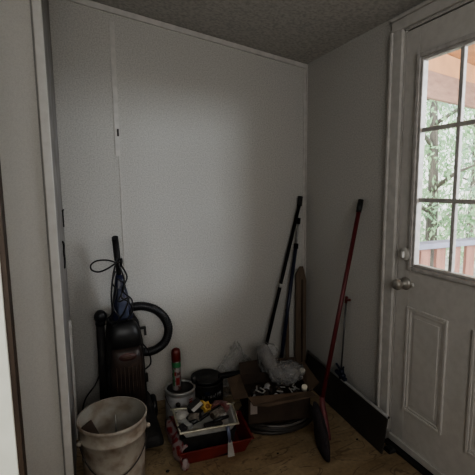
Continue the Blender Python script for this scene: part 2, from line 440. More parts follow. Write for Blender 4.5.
db.move(Matrix.Translation((LX0, 1.462, 1.012)) @ Matrix.Rotation(-PI / 2, 4, 'Y'))
d = db.build('deadbolt', M['offw'], door)
MB().box(LX0 - .036, LX0 - .019, 1.455, 1.469, .996, 1.028).build('thumb_turn', M['offw'], d, bevel=.004)
MB().lathe([(.0005, 0), (.010, 0), (.010, .006), (.0005, .006)], n=14, cap0=True, cap1=True).move(Matrix.Translation((LX0, 1.418, .868)) @ Matrix.Rotation(-PI / 2, 4, 'Y')).build('screw_cover', M['offw'], door)
# painted sweep along the bottom of the door
MB().box(LX0 - .012, LX0 + .001, LY0, LY1, .022, .058).build('door_sweep', M['trimp'], door, bevel=.004)

# near white door leaf at the left, brown edge
d2 = MB().box(-.95, -.2005 + .075, .735, .772, 0.01, 2.04).build('door_2', M['jambp'], bevel=.002)
tag(d2, kind='structure')
MB().box(-.2005 + .075, -.1175, .742, .772, 0.01, 2.04).build('door_edge', M['brownedge'], d2)

# ================================================================ UPRIGHT VACUUM
vac = thing('upright_vacuum', (.19, 2.15, 0), 'black upright vacuum cleaner with smoked brown canister against back wall', 'vacuum cleaner')
mb = MB()   # floor head
mb.hexa([(.03, 1.915, .015), (.345, 1.915, .015), (.345, 2.28, .015), (.03, 2.28, .015)],
        [(.045, 1.93, .075), (.33, 1.93, .075), (.315, 2.26, .17), (.06, 2.26, .17)])
mb.build('floor_head', M['blackm'], vac, bevel=.02)
for x in (.035, .325):
    MB().lathe([(.0005, 0), (.06, 0), (.065, .008), (.065, .02), (.06, .028), (.0005, .028)], n=24, cap0=True, cap1=True).move(
        Matrix.Translation((x, 2.24, .066)) @ Matrix.Rotation(PI / 2, 4, 'Y')).build('wheel', M['black'], vac)
def slab(prof, cy, n=20, lean=0.0):
    """rounded body from (z, cx, half width, half depth)"""
    mb = MB(); rings = []
    for z, cx, hw, hd in prof:
        ring = []
        for j in range(n):
            a = 2 * PI * j / n; ca, sa = math.cos(a), math.sin(a)
            e = 0.6
            ring.append(mb.bm.verts.new((cx + hw * math.copysign(abs(ca) ** e, ca), cy + lean * z + hd * math.copysign(abs(sa) ** e, sa), z)))
        rings.append(ring)
    for A, B in zip(rings, rings[1:]):
        for j in range(n):
            f = mb.bm.faces.new((A[j], A[(j + 1) % n], B[(j + 1) % n], B[j])); f.smooth = True
    mb.bm.faces.new(rings[0][::-1]); mb.bm.faces.new(rings[-1])
    return mb
slab([(.10, .19, .105, .085), (.16, .19, .112, .095), (.50, .19, .100, .092), (.60, .188, .085, .08), (.635, .186, .066, .06)], 2.22, lean=.03).build('body_shell', M['blackm'], vac)
slab([(.15, .192, .086, .02), (.17, .192, .092, .06), (.42, .192, .086, .06), (.475, .19, .080, .055), (.495, .19, .072, .03)], 2.135, lean=.03).build('dust_canister', M['canister'], vac)
slab([(.488, .19, .080, .045), (.50, .19, .088, .06), (.57, .188, .082, .058), (.61, .187, .068, .045), (.625, .187, .05, .03)], 2.15, lean=.03).build('canister_lid', M['black'], vac)
mb = MB()   # oval badge on the canister
mb.lathe([(.0005, 0), (1, 0), (1, .1), (.0005, .1)], n=28, cap0=True, cap1=True)
mb.move(Matrix.Translation((.192, 2.088, .455)) @ Matrix.Rotation(PI / 2, 4, 'X') @ Matrix.Diagonal((.046, .021, .04, 1)))
bd = mb.build('badge', M['redlogo'], vac); bd['label'] = 'dull red oval badge'
mb = MB()
for i, w in enumerate((.022, .030, .016)):
    mb.box(.192 - w, .192 + w, 2.0815, 2.0835, .446 + i * .008, .449 + i * .008)
mb.build('badge_lettering', M['card'], bd)
mb = MB()   # vertical ribs inside the canister front
for i in range(7):
    x = .132 + i * .02
    mb.tube([(x, 2.083 + abs(i - 3) * .002, .20), (x, 2.083 + abs(i - 3) * .002, .40)], .003, n=6)
mb.build('canister_ribs', M['cardd'], vac)
slab([(.615, .186, .064, .05), (.70, .184, .050, .042), (.78, .183, .036, .034), (.84, .181, .024, .024), (.87, .180, .018, .02)], 2.205, lean=.03).build('neck_cowl', M['blueshell'], vac)
slab([(.64, .190, .030, .01), (.72, .188, .026, .012), (.80, .184, .016, .01)], 2.162, lean=.03).build('cowl_window', M['bluegrey'], vac)
MB().tube([(.180, 2.235, .84), (.178, 2.236, .93), (.176, 2.236, .96)], .0135, n=12).build('handle_pole', M['black'], vac)
MB().tube(smooth_pts([(.177, 2.236, .95), (.174, 2.232, 1.0), (.170, 2.220, 1.05), (.167, 2.205, 1.078)]), .0175, n=14).build('handle_grip', M['rubber'], vac)
MB().tube([(.186, 2.225, .91), (.196, 2.21, .945), (.194, 2.215, .962)], .007, n=8).build('switch', M['black'], vac)
# stiff wand parked at the left side
MB().tube([(.068, 2.24, .17), (.070, 2.24, .60)], .022, n=14).build('wand', M['blackm'], vac)
MB().sphere((.072, 2.235, .645), .034, sc_=(1, .9, 1.15)).tube([(.07, 2.24, .60), (.072, 2.236, .64)], .026).build('wand_head', M['black'], vac)
mb = MB()
mb.tube(smooth_pts([(.215, 2.25, .672), (.249, 2.25, .674), (.304, 2.245, .673), (.371, 2.24, .646), (.421, 2.235, .592), (.442, 2.235, .522), (.422, 2.235, .452), (.374, 2.24, .411), (.322, 2.24, .401), (.272, 2.235, .415)], 8), .0235, n=14)
hose = mb.build('hose', M['rubber'], vac)
mb = MB()
hp = smooth_pts([(.249, 2.25, .674), (.304, 2.245, .673), (.371, 2.24, .646), (.421, 2.235, .592), (.442, 2.235, .522), (.422, 2.235, .452), (.374, 2.24, .411), (.322, 2.24, .401)], 12)
for i in range(0, len(hp) - 1, 2):
    a, b = hp[i], hp[i + 1]; d = (b - a) * .25
    mb.tube([a - d, a + d], .0255, n=14)
mb.build('hose_rings', M['black'], hose)
for z in (.555, .28):
    MB().bar((.262, 2.19, z + .01), (.305, 2.19, z + .012), .014, .012).bar((.300, 2.19, z + .016), (.302, 2.19, z - .032), .012, .012).build('cord_hook', M['black'], vac)
mb = MB(); r = .0044
mb.tube(smooth_pts([(.176, 2.19, .94), (.125, 2.19, .961), (.07, 2.195, .962), (.039, 2.2, .941), (.043, 2.2, .914), (.077, 2.2, .901), (.123, 2.19, .918), (.171, 2.185, .95)], 6), r, n=6)
mb.tube(smooth_pts([(.171, 2.19, .97), (.146, 2.18, .88), (.131, 2.17, .772), (.131, 2.16, .678), (.104, 2.17, .648), (.128, 2.15, .622)], 6), r, n=6)
mb.tube(smooth_pts([(.174, 2.18, .95), (.201, 2.17, .849), (.181, 2.15, .769), (.214, 2.14, .738), (.235, 2.14, .69), (.201, 2.14, .638)], 6), r, n=6)
mb.tube(smooth_pts([(.165, 2.18, .86), (.204, 2.17, .822), (.164, 2.15, .743), (.217, 2.14, .759), (.188, 2.135, .685), (.143, 2.15, .623)], 6), r, n=6)
mb.tube(smooth_pts([(.16, 2.19, .90), (.14, 2.18, .84), (.158, 2.16, .80), (.135, 2.15, .72), (.165, 2.14, .66)], 6), r, n=6)
mb.tube(smooth_pts([(.275, 2.20, .486), (.318, 2.20, .42), (.326, 2.2, .346), (.285, 2.19, .318)], 6), r, n=6)
mb.tube(smooth_pts([(.19, 2.18, .93), (.215, 2.16, .87), (.19, 2.15, .80), (.235, 2.15, .74), (.22, 2.14, .67)], 6), r, n=6)
mb.build('power_cord', M['black'], vac)
mb = MB()
mb.tube(smooth_pts([(.09, 2.26, .345), (.055, 2.27, .30), (.023, 2.28, .236), (-.033, 2.28, .16), (-.055, 2.26, .06), (-.04, 2.23, .008), (.02, 2.2, .006)], 6), r, n=6)
mb.build('power_cord', M['black'], vac)

# ================================================================ BUCKET
BX, BY = .081, 1.708
bk = thing('plastic_bucket', (BX, BY, 0), 'large off-white plastic bucket with brown stains in front of the vacuum', 'bucket')
mb = MB()
mb.lathe([(.0005, .004), (.122, .004), (.128, .012), (.136, .20), (.1395, .295), (.1455, .298), (.1465, .306), (.1435, .311),
          (.145, .355), (.1495, .358), (.1510, .369), (.148, .373), (.144, .372)], (BX, BY, 0), n=56, sx=.972, sy=.972, cap0=True)
mb.build('bucket_wall', M['bucket'], bk)
MB().lathe([(.1445, .372), (.1415, .350), (.138, .262), (.130, .250), (.0005, .246)], (BX, BY, 0), n=56, sx=.972, sy=.972, cap1=True).build('bucket_lining', M['bucketin'], bk)
mb = MB()   # wire bail hanging down the front
pts = []
for i in range(17):
    a = math.radians(200 + i * 150 / 16)
    t = math.sin(PI * i / 16)
    pts.append((BX + (.147 + .006 * t) * math.cos(a), BY + (.147 + .006 * t) * math.sin(a), .30 - .17 * t + .10 * t * i / 16))
mb.tube(pts, .0028, n=6)
mb.build('bail_handle', M['wire'], bk)
for s in (0, 16):
    MB().sphere(pts[s], .012, n=10).build('bail_ear', M['bucket'], bk)
# things in the bucket
o = MB().hexa([(-.040, 1.690, .252), (.040, 1.700, .252), (.040, 1.712, .252), (-.040, 1.705, .252)], [(-.048, 1.735, .318), (-.005, 1.755, .335), (-.005, 1.765, .335), (-.048, 1.745, .318)]).build('wood_scrap', M['cardd'], bevel=.002)
tag(o, 'brown wooden scrap leaning inside the off-white bucket', 'scrap')
o = MB().tube([(.098, 1.795, .315), (.096, 1.765, .25)], .0028, n=6).build('wire_scrap', M['steel'])
tag(o, 'short shiny wire standing against the inside of the bucket', 'wire')

# ================================================================ PAINT CAN AND SPRAY CAN
CX, CY, CR = .482, 2.155, .086
can = thing('paint_can', (CX, CY, 0), 'open metal paint can with white label below the upright spray can', 'paint can')
MB().lathe([(.0005, .002), (CR, .002), (CR + .002, .006), (CR, .01), (CR, .186), (CR + .003, .189), (CR + .003, .194), (CR, .197), (CR - .008, .197), (CR - .010, .190)], (CX, CY, 0), n=44, cap0=True).build('can_wall', M['steel'], can)
MB().lathe([(CR - .009, .192), (CR - .012, .172), (.0005, .172)], (CX, CY, 0), n=44, cap1=True).build('can_lid', M['blackm'], can)
MB().lathe([(CR + .0008, .022), (CR + .0008, .172)], (CX, CY, 0), n=44).build('can_label', M['label_w'], can)
mb = MB(); mb.lathe([(.0005, 0), (.014, 0), (.014, .002), (.0005, .002)], n=18, cap1=True)
a = math.radians(-112)
mb.move(Matrix.Translation((CX + (CR + .0005) * math.cos(a), CY + (CR + .0005) * math.sin(a), .135)) @ Matrix.Rotation(a, 4, 'Z') @ Matrix.Rotation(PI / 2, 4, 'Y'))
mb.build('black_dot', M['blackm'], can)
MB().arc_patch((CX, CY, 0), CR + .0018, math.radians(-130), math.radians(-104), .055, .082).build('blue_block', M['blue'], can)
mb = MB()
for z in (.118, .132, .146): mb.arc_patch((CX, CY, 0), CR + .0018, math.radians(-70), math.radians(-52 - (z * 1000) % 5), z, z + .008)
mb.build('red_print', M['red'], can)
mb = MB()
for k in (0, 1):
    for i, (a0, w) in enumerate(((-72, 3), (-67, 2), (-63, 4), (-57, 2), (-53, 3))):
        mb.arc_patch((CX, CY, 0), CR + .0017, math.radians(a0), math.radians(a0 + w), .088 + k * .014, .097 + k * .014, n=2)
mb.build('small_print', M['blackm'], can)
MB().tube([(CX + (CR + .006) * math.cos(t), CY + (CR + .006) * math.sin(t), .165 - .09 * math.sin((t - math.radians(-170)) / math.radians(160) * PI)) for t in [math.radians(-170 + i * 10) for i in range(17)]], .0016, n=6).build('bail_handle', M['wire'], can)

SX, SY = .470, 2.185
sp = thing('spray_can', (SX, SY, .172), 'spray can with red cap and green band standing on the open paint can', 'spray can')
MB().lathe([(.0005, .172), (.0245, .172), (.0255, .175), (.0255, .345), (.022, .352), (.0005, .353)], (SX, SY, 0), n=28, cap0=True, cap1=True).build('can_wall', M['spray'], sp)
MB().lathe([(.0262, .310), (.0262, .340)], (SX, SY, 0), n=28).build('green_band', M['green'], sp)
MB().arc_patch((SX, SY, 0), .0265, math.radians(-110), math.radians(-62), .205, .250).arc_patch((SX, SY, 0), .0265, math.radians(-130), math.radians(-105), .262, .285).build('red_print', M['red'], sp)
MB().arc_patch((SX, SY, 0), .0263, math.radians(-150), math.radians(-128), .20, .30).build('dark_print', M['green'], sp)
MB().lathe([(.0235, .345), (.0265, .347), (.0262, .395), (.022, .412), (.012, .419), (.0005, .420)], (SX, SY, 0), n=28, cap1=True).build('spray_cap', M['redcap'], sp)

# ================================================================ BLACK CAN + LONG BLACK TOOL
KX, KY, KR = .668, 2.22, .092
kc = thing('black_can', (KX, KY, 0), 'black can with pale lettering between the paint can and the cardboard box', 'can')
MB().lathe([(.0005, .002), (KR, .002), (KR, .165), (KR + .003, .168), (KR + .003, .173), (KR - .006, .174), (KR - .01, .166), (.0005, .166)], (KX, KY, 0), n=44, cap0=True, cap1=True).build('can_wall', M['blackm'], kc)
def letters(mb, c, r, a_start, z0, h, word, w_deg, gap_deg):
    """strokes of block letters wrapped around a can; each letter is a list of strokes on a 0..1 grid"""
    G = {'u': [((0, 1), (0, 0)), ((0, 0), (1, 0)), ((1, 0), (1, 1))], 'l': [((0, 1), (0, 0))], 't': [((.5, 1), (.5, 0)), ((0, .8), (1, .8))],
         'r': [((0, 0), (0, 1)), ((0, 1), (1, 1)), ((1, 1), (1, .5)), ((1, .5), (0, .5)), ((.4, .5), (1, 0))], 'a': [((0, 0), (.5, 1)), ((.5, 1), (1, 0)), ((.2, .4), (.8, .4))],
         'I': [((.5, 0), (.5, 1))], 'T': [((.5, 1), (.5, 0)), ((0, 1), (1, 1))], 'E': [((0, 0), (0, 1)), ((0, 1), (1, 1)), ((0, .5), (.8, .5)), ((0, 0), (1, 0))]}
    a = a_start
    for chh in word:
        for (p, q) in G.get(chh, []):
            def P3(t):
                ang = math.radians(a + t[0] * w_deg)
                return (c[0] + r * math.cos(ang), c[1] + r * math.sin(ang), z0 + t[1] * h)
            mb.tube([P3(p), P3(q)], .0016, n=4)
        a += w_deg + gap_deg
mb = MB()
letters(mb, (KX, KY), KR + .0006, -128, .098, .016, 'ultra', 7, 3)
letters(mb, (KX, KY), KR + .0006, -80, .094, .030, 'IITE', 6, 3.5)
mb.build('pale_lettering', M['label_w'], kc)
MB().arc_patch((KX, KY, 0), KR + .0008, math.radians(-118), math.radians(-98), .118, .140).build('dark_print', M['blueshell'], kc)
tl = thing('long_handled_strainer', (.67, 2.21, .174), 'black round tool with long handle lying across the top of the black can', 'tool')
MB().lathe([(.0005, .176), (.070, .176), (.088, .190), (.094, .205), (.090, .206), (.066, .184), (.0005, .182)], (.655, 2.205, 0), n=36, cap0=True, cap1=True).build('bowl', M['black'], tl)
MB().tube(smooth_pts([(.725, 2.185, .198), (.80, 2.160, .206), (.868, 2.140, .212)], 4), [.018] * 8 + [.015], n=12).build('handle', M['poleblk'], tl)
MB().tube([(.585, 2.17, .192), (.566, 2.155, .212), (.560, 2.15, .246)], [.014, .015, .014], n=12).build('hook_end', M['black'], tl)

# ================================================================ RED BIN WITH TRAYS
rb = thing('red_bin', (.55, 1.87, 0), 'shallow red plastic bin on the floor holding painting trays', 'bin')
def open_tray(rim, base, z1, z0, th=.004, lip=.012):
    """sloped-sided open tray: outer and inner skins with a rim lip"""
    mb = MB()
    c = sum((Vector((*p, 0)) for p in rim), Vector()) / 4
    def ring(pts, z, grow=0):
        out = []
        for p in pts:
            v = Vector((p[0], p[1], 0)); d = (v - c).normalized() * grow
            out.append((v.x + d.x, v.y + d.y, z))
        return out
    rings = [ring(base, z0), ring(rim, z1 - .004), ring(rim, z1 - .004, lip), ring(rim, z1, lip), ring(rim, z1, -th), ring(base, z0 + th, -th)]
    vs = [[mb.bm.verts.new(p) for p in r_] for r_ in rings]
    for A, B in zip(vs, vs[1:]):
        for j in range(4): mb.bm.faces.new((A[j], A[(j + 1) % 4], B[(j + 1) % 4], B[j]))
    mb.bm.faces.new(vs[0][::-1]); mb.bm.faces.new(vs[-1])
    return mb
rim = [(.372, 1.725), (.740, 1.705), (.765, 1.955), (.400, 2.045)]
base = [(.405, 1.755), (.712, 1.74), (.735, 1.93), (.428, 2.005)]
open_tray(rim, base, .092, .004).build('bin_shell', M['redbin'], rb, bevel=.004)
# black tray inside
def quad_scale(q, s, dx=0, dy=0):
    cx = sum(p[0] for p in q) / 4; cy = sum(p[1] for p in q) / 4
    return [(cx + (p[0] - cx) * s + dx, cy + (p[1] - cy) * s + dy) for p in q]
T = [(.395, 1.745), (.657, 1.720), (.690, 1.885), (.405, 1.945)]
o = open_tray(quad_scale(T, 1.0), quad_scale(T, .84), .150, .010, lip=.006).build('black_paint_tray', M['black'], bevel=.003)
tag(o, 'deep black paint tray sitting inside the red bin under the white tray', 'tray')
wt = thing('white_paint_tray', (.53, 1.83, .15), 'shallow white paint tray with metal edge on top of the black tray', 'tray')
open_tray(T, quad_scale(T, .86), .180, .142, lip=.010).build('tray_shell', M['white'], wt, bevel=.002)
tr = quad_scale(T, 1.0)
cz = Vector((sum(p[0] for p in T) / 4, sum(p[1] for p in T) / 4, .184))
cor = [cz + (Vector((p[0], p[1], .184)) - cz) * 1.08 for p in T]
MB().tube(smooth_pts([cor[0].lerp(cor[1], .04), cor[0].lerp(cor[1], .5), cor[0].lerp(cor[1], .96), cor[1].lerp(cor[2], .06), cor[1].lerp(cor[2], .94), cor[2].lerp(cor[3], .04), cor[2].lerp(cor[3], .96), cor[3].lerp(cor[0], .06), cor[3].lerp(cor[0], .94)], 3, closed=True), .0055, n=8, closed=True).build('metal_edge', M['edge'], wt)
# contents on the white tray
z = .172
def cyl(a, b, r, n=16): return MB().tube([a, b], r, n=n)
o = thing('paint_brush', (.50, 1.80, z), 'black paint brush with pale bristles lying across the front of the white tray', 'brush')
MB().tube([(.44, 1.785, .192), (.50, 1.80, .196), (.57, 1.835, .200), (.625, 1.862, .206)], [.012, .010, .008, .006], n=10).build('handle', M['black'], o)
MB().bar((.418, 1.776, .190), (.442, 1.786, .192), .046, .018).build('ferrule', M['steel'], o)
MB().hexa([(.388, 1.752, .180), (.422, 1.758, .180), (.412, 1.80, .180), (.378, 1.79, .180)], [(.390, 1.752, .190), (.422, 1.758, .200), (.412, 1.80, .200), (.380, 1.79, .190)]).build('bristles', M['bristle'], o, bevel=.003)
o = thing('roller_sleeve', (.545, 1.845, z), 'fuzzy grey paint roller sleeve lying in the middle of the white tray', 'roller')
MB().tube([(.565, 1.80, .197), (.625, 1.83, .199)], .021, n=18).build('nap', M['roller'], o)
MB().tube([(.560, 1.7975, .197), (.5655, 1.80, .197)], .014, n=14).build('core', M['cardd'], o)
o = thing('tape_roll', (.47, 1.79, z), 'black ended small roller on the left half of the white tray', 'roller')
MB().tube([(.452, 1.83, .198), (.500, 1.80, .206)], .020, n=18).build('nap', M['roller'], o)
MB().tube([(.499, 1.8005, .206), (.5015, 1.799, .2065)], .0205, n=18).build('core', M['black'], o)
# dark box with a pale top standing at the back of the tray
bx = thing('small_box', (.50, 1.90, z), 'small dark box with pale lid band tilted behind the tray tools', 'box')
R1 = Matrix.Translation((.503, 1.893, .205)) @ Euler((math.radians(20), math.radians(-22), math.radians(20))).to_matrix().to_4x4()
MB().box(-.036, .036, -.028, .028, -.030, .024).move(R1).build('box_body', M['blackm'], bx, bevel=.002)
MB().box(-.0325, .0325, -.0245, -.004, .014, .0255).move(R1).build('pale_band', M['white'], bx, bevel=.001)
# yellow star-shaped knob
yk = thing('yellow_knob', (.548, 1.875, .19), 'yellow star-shaped plastic piece among the tools on the white tray', 'tool')
mb = MB()
pts = []
for i in range(12):
    a = 2 * PI * i / 12; rr_ = .034 if i % 2 == 0 else .023
    if i == 4: rr_ = .048
    pts.append((rr_ * math.cos(a), rr_ * math.sin(a)))
lo = [mb.bm.verts.new((x, y, -.010)) for x, y in pts]; hi = [mb.bm.verts.new((x * .85, y * .85, .012)) for x, y in pts]
mb.bm.faces.new(lo[::-1]); mb.bm.faces.new(hi)
for j in range(12): mb.bm.faces.new((lo[j], lo[(j + 1) % 12], hi[(j + 1) % 12], hi[j]))
R2 = Matrix.Translation((.553, 1.868, .212)) @ Euler((math.radians(52), math.radians(8), math.radians(15))).to_matrix().to_4x4()
mb.move(R2).build('knob_body', M['yellow'], yk, bevel=.003)
MB().lathe([(.0005, 0), (.013, 0), (.013, .0145), (.0005, .0145)], n=18, cap1=True).move(R2).build('knob_centre', M['yolk'], yk)
o = thing('scraper', (.43, 1.80, .19), 'dark scraper with short steel blade at the front left of the white tray', 'scraper')
MB().bar((.440, 1.835, .190), (.480, 1.850, .196), .022, .014).build('handle', M['black'], o, bevel=.004)
MB().hexa([(.405, 1.805, .186), (.440, 1.825, .186), (.430, 1.845, .186), (.395, 1.840, .186)], [(.405, 1.805, .188), (.440, 1.825, .190), (.430, 1.845, .190), (.395, 1.840, .188)]).build('blade', M['steel'], o)
o = thing('black_paint_pad', (.56, 1.78, .15), 'flat black paint pad with handle lying in the front of the white tray', 'paint pad')
MB().box(-.045, .045, -.020, .020, 0, .014).move(Matrix.Translation((.555, 1.765, .168)) @ Matrix.Rotation(.15, 4, 'Z')).build('pad', M['blackm'], o, bevel=.003)
MB().tube([(.560, 1.768, .185), (.610, 1.775, .190), (.640, 1.778, .188)], .009, n=10).build('handle', M['black'], o)
def crumple(name, m, centre, size, seed, amp, label, cat, parent=None, sub=1, flatten=0.0, taper=0.0):
    mb = MB(); rnd = random.Random(seed)
    g = bmesh.ops.create_icosphere(mb.bm, subdivisions=4, radius=1)
    ph = [(Vector((rnd.uniform(-1, 1), rnd.uniform(-1, 1), rnd.uniform(-1, 1))).normalized(), rnd.uniform(3, 9), rnd.uniform(0, 6)) for _ in range(9)]
    for v in mb.bm.verts:
        n_ = v.co.normalized()
        k = sum(abs(math.sin(n_.dot(d) * f + p)) for d, f, p in ph) / 9
        v.co = n_ * (1 - amp + amp * 1.6 * k)
        v.co = Vector((v.co.x * size[0], v.co.y * size[1], v.co.z * size[2])) + Vector(centre)
        v.co.z = max(v.co.z, centre[2] - size[2] * (1 - flatten))
    for v in mb.bm.verts:
        t = (v.co.z - centre[2]) / size[2]
        v.co.x = centre[0] + (v.co.x - centre[0]) * (1 - taper * max(t, 0) + taper * .3 * max(-t, 0)) + taper * .02 * max(t, 0)
    for f in mb.bm.faces: f.smooth = True
    o = mb.build(name, m, parent)
    if label: tag(o, label, cat)
    return o
crumple('rag', M['rag'], (.635, 1.905, .162), (.06, .045, .040), 5, .4, 'crumpled pink stained rag at the back of the painting trays', 'rag')
crumple('paper_scrap', M['white'], (.618, 1.812, .182), (.028, .022, .011), 9, .4, 'crumpled pale paper scrap on the right of the white tray', 'scrap')
crumple('cloth_scrap', M['white'], (.428, 1.880, .186), (.032, .036, .016), 12, .4, 'crumpled off-white cloth on the left back of the white tray', 'cloth')
o = thing('putty_knife', (.60, 1.71, .08), 'putty knife with pale blade hanging over the front of the trays', 'putty knife')
MB().hexa([(.604, 1.6935, .030), (.640, 1.6915, .030), (.640, 1.6945, .030), (.604, 1.6965, .030)], [(.606, 1.6925, .115), (.626, 1.6915, .115), (.626, 1.6945, .115), (.606, 1.6955, .115)]).build('blade', M['white'], o)
MB().tube([(.615, 1.694, .110), (.613, 1.697, .150), (.610, 1.704, .185)], [.008, .0095, .010], n=10).build('handle', M['bluegrey'], o)
# plastic bag with red print over the left rim of the bin
mb = MB(); rnd = random.Random(4)
grid = []
for i in range(10):
    row = []
    for j in range(9):
        t = j / 8; u = i / 9
        y = 2.0 - .27 * u
        x = .362 - .005 * math.sin(u * 9) + (.030 if t < .25 else 0) * (1 - t * 4) + rnd.uniform(-.005, .005)
        z_ = .118 - .105 * t * (.45 + .55 * u) + rnd.uniform(-.003, .003)
        row.append(mb.bm.verts.new((x + .025 * (u > .85), y + rnd.uniform(-.004, .004), max(z_, .006))))
    grid.append(row)
for i in range(9):
    for j in range(8):
        f = mb.bm.faces.new((grid[i][j], grid[i + 1][j], grid[i + 1][j + 1], grid[i][j + 1])); f.smooth = True
o = mb.build('plastic_bag', M['redbag'], solid=.002)
tag(o, 'white plastic bag with red print hanging over the left side of the red bin', 'bag')
o = crumple('plastic_wrapper', M['redbag'], (.398, 1.722, .030), (.020, .018, .030), 21, .35, 'crumpled red and white wrapper at the front left corner of the red bin', 'wrapper')

# ================================================================ CARDBOARD BOX
A = math.radians(-12)
BC = Vector((.985, 1.96, 0))
RB = Matrix.Translation(BC) @ Matrix.Rotation(A, 4, 'Z')
bz0, bz1, hw, hd = .055, .215, .175, .135
box = thing('cardboard_box', (.975, 1.96, bz0), 'open brown cardboard box with flaps out sitting on the coiled tubing', 'box')
mb = MB(); t = .004
mb.box(-hw, hw, -hd, -hd + t, bz0, bz1).box(-hw, hw, hd - t, hd, bz0, bz1).box(-hw, -hw + t, -hd, hd, bz0, bz1).box(hw - t, hw, -hd, hd, bz0, bz1).box(-hw, hw, -hd, hd, bz0, bz0 + t)
mb.move(RB).build('box_wall', M['cardd'], box)
def flap(pts, m=None):
    w = MB().poly(pts).move(RB).build('flap', m or M['card'], box, solid=.004); return w
flap([(-hw, -hd, bz1), (hw, -hd, bz1), (hw + .01, -hd - .075, bz1 + .012), (-hw + .10, -hd - .060, bz1 - .030), (-hw + .02, -hd - .045, bz1 - .025)])
flap([(-hw, hd, bz1), (-hw, -hd, bz1), (-hw - .075, -hd + .03, bz1 - .025), (-hw - .085, hd - .06, bz1 + .010)])
flap([(-hw + .005, hd, bz1), (-hw + .13, hd, bz1), (-hw + .12, hd + .018, bz1 + .075), (-hw + .0, hd + .018, bz1 + .065)], M['cardd'])
flap([(hw, -hd, bz1), (hw, hd, bz1), (hw + .05, hd - .01, bz1 + .055), (hw + .06, -hd + .02, bz1 + .035)])
flap([(.02, hd, bz1), (hw, hd, bz1), (hw, hd + .02, bz1 + .07), (.03, hd + .02, bz1 + .075)], M['cardd'])
tg = MB().box(-hw + .012, -hw + .050, -hd - .0025, -hd - .0012, .115, .185).move(RB).build('paper_tag', M['paper'], box)
# contents: jars and small parts
def in_box(x, y, z): return RB @ Vector((x, y, z))
fillings = [(-.13, -.08, 0), (-.095, -.10, 1), (-.06, -.07, 0), (-.12, -.03, 1), (-.02, -.10, 0), (.02, -.06, 1), (.06, -.10, 0), (-.07, .0, 1), (-.03, -.03, 0), (.10, -.07, 1)]
lab = ['dark glass jar with pale lid at the left corner inside the cardboard box',
       'dark glass jar with steel lid second from the left corner in the box',
       'dark glass jar with pale lid near the middle front of the box',
       'dark glass jar with steel lid by the left inner side of the box',
       'dark glass jar with pale lid at the front edge of the box contents',
       'dark glass jar with steel lid under the front of the clear bag',
       'dark glass jar with pale lid right of the centre against the front flap',
       'dark glass jar with steel lid half under the pale roll',
       'dark glass jar with pale lid in the middle of the jars',
       'dark glass jar with steel lid at the right end of the jars']
for i, (x, y, k) in enumerate(fillings):
    p = in_box(x, y, .165 + (i % 3) * .012)
    j = thing('glass_jar', tuple(p), lab[i], 'jar', 'dark jars inside the cardboard box')
    RJ = Matrix.Translation(p) @ Euler((math.radians(random.Random(i).uniform(-50, 50)), math.radians(random.Random(i + 50).uniform(-50, 50)), i)).to_matrix().to_4x4()
    MB().lathe([(.0005, -.035), (.017, -.035), (.019, -.030), (.019, .018), (.015, .024), (.0005, .025)], n=16, cap0=True, cap1=True).move(RJ).build('jar_body', M['amber'], j)
    MB().lathe([(.0005, .024), (.0165, .024), (.0165, .036), (.0005, .037)], n=16, cap0=True, cap1=True).move(RJ).build('lid', M['label_w'] if k == 0 else M['wire'], j)
# hardware scraps
for i in range(12):
    rnd = random.Random(100 + i)
    p = in_box(rnd.uniform(-.14, .12), rnd.uniform(-.115, -.02), .205 + rnd.uniform(-.008, .006))
    a = rnd.uniform(0, PI); L_ = .020
    o = MB().bar(p - Vector((math.cos(a), math.sin(a), .2)) * L_, p + Vector((math.cos(a), math.sin(a), .2)) * L_, .008, .004).build('metal_scrap', M['steel'] if i % 3 else M['white'], bevel=.001)
    tag(o, 'tiny bright metal scrap among the jars inside the cardboard box', 'scrap', 'metal scraps among the jars in the box')
o = MB().box(-.16, .16, -.12, .12, bz0 + .006, .150).move(RB).jitter(.006, 3).build('packing_paper', M['cardd'])
tag(o, 'dark packing at the bottom of the cardboard box', 'packing')
# pale roll leaning out of the box, in clear bag
o = thing('foam_roll', tuple(in_box(-.02, .02, .2)), 'pale rounded foam roll leaning up out of the cardboard box', 'roll')
MB().tube(smooth_pts([(.958, 2.06, .400), (.972, 2.055, .360), (1.005, 2.03, .290), (1.045, 1.99, .235)], 5), [.020, .030, .037, .039, .040, .041, .041, .041, .041, .041, .040, .040, .040, .040, .038, .034], n=20).build('roll_body', M['roll'], o)
crumple('clear_bag', M['clear'], (1.085, 1.985, .245), (.115, .085, .062), 31, .34, 'crumpled clear plastic bag lying over the open cardboard box', 'bag')
crumple('clear_wrap', M['clear2'], (.990, 2.040, .330), (.066, .050, .092), 33, .3, 'clear plastic wrap around the pale roll above the box', 'wrap')
# bottles with cream caps at the right of the box
for (x, y, z_, h, l) in ((1.172, 1.952, .252, .13, 'dark bottle with round cream cap at the back right of the box'),
                         (1.118, 1.838, .216, .12, 'dark bottle with round cream cap by the front right flap of the box')):
    b = thing('bottle', (x, y, z_ - h), l, 'bottle')
    MB().lathe([(.0005, -h), (.022, -h), (.024, -h + .005), (.024, -.028), (.014, -.012), (.012, 0), (.0005, 0)], (x, y, z_), n=18, cap0=True, cap1=True).build('bottle_body', M['amber'], b)
    MB().tube([(x, y, z_ - .012), (x - .005, y - .010, z_ + .012)], .0165, n=18).build('cap', M['creamcap'], b)
# thin clear bag behind
crumple('clear_bag', M['clear2'], (.870, 2.285, .165), (.135, .060, .185), 41, .5, 'thin clear plastic bag standing against the back wall behind the black tool handle', 'bag', taper=.75)
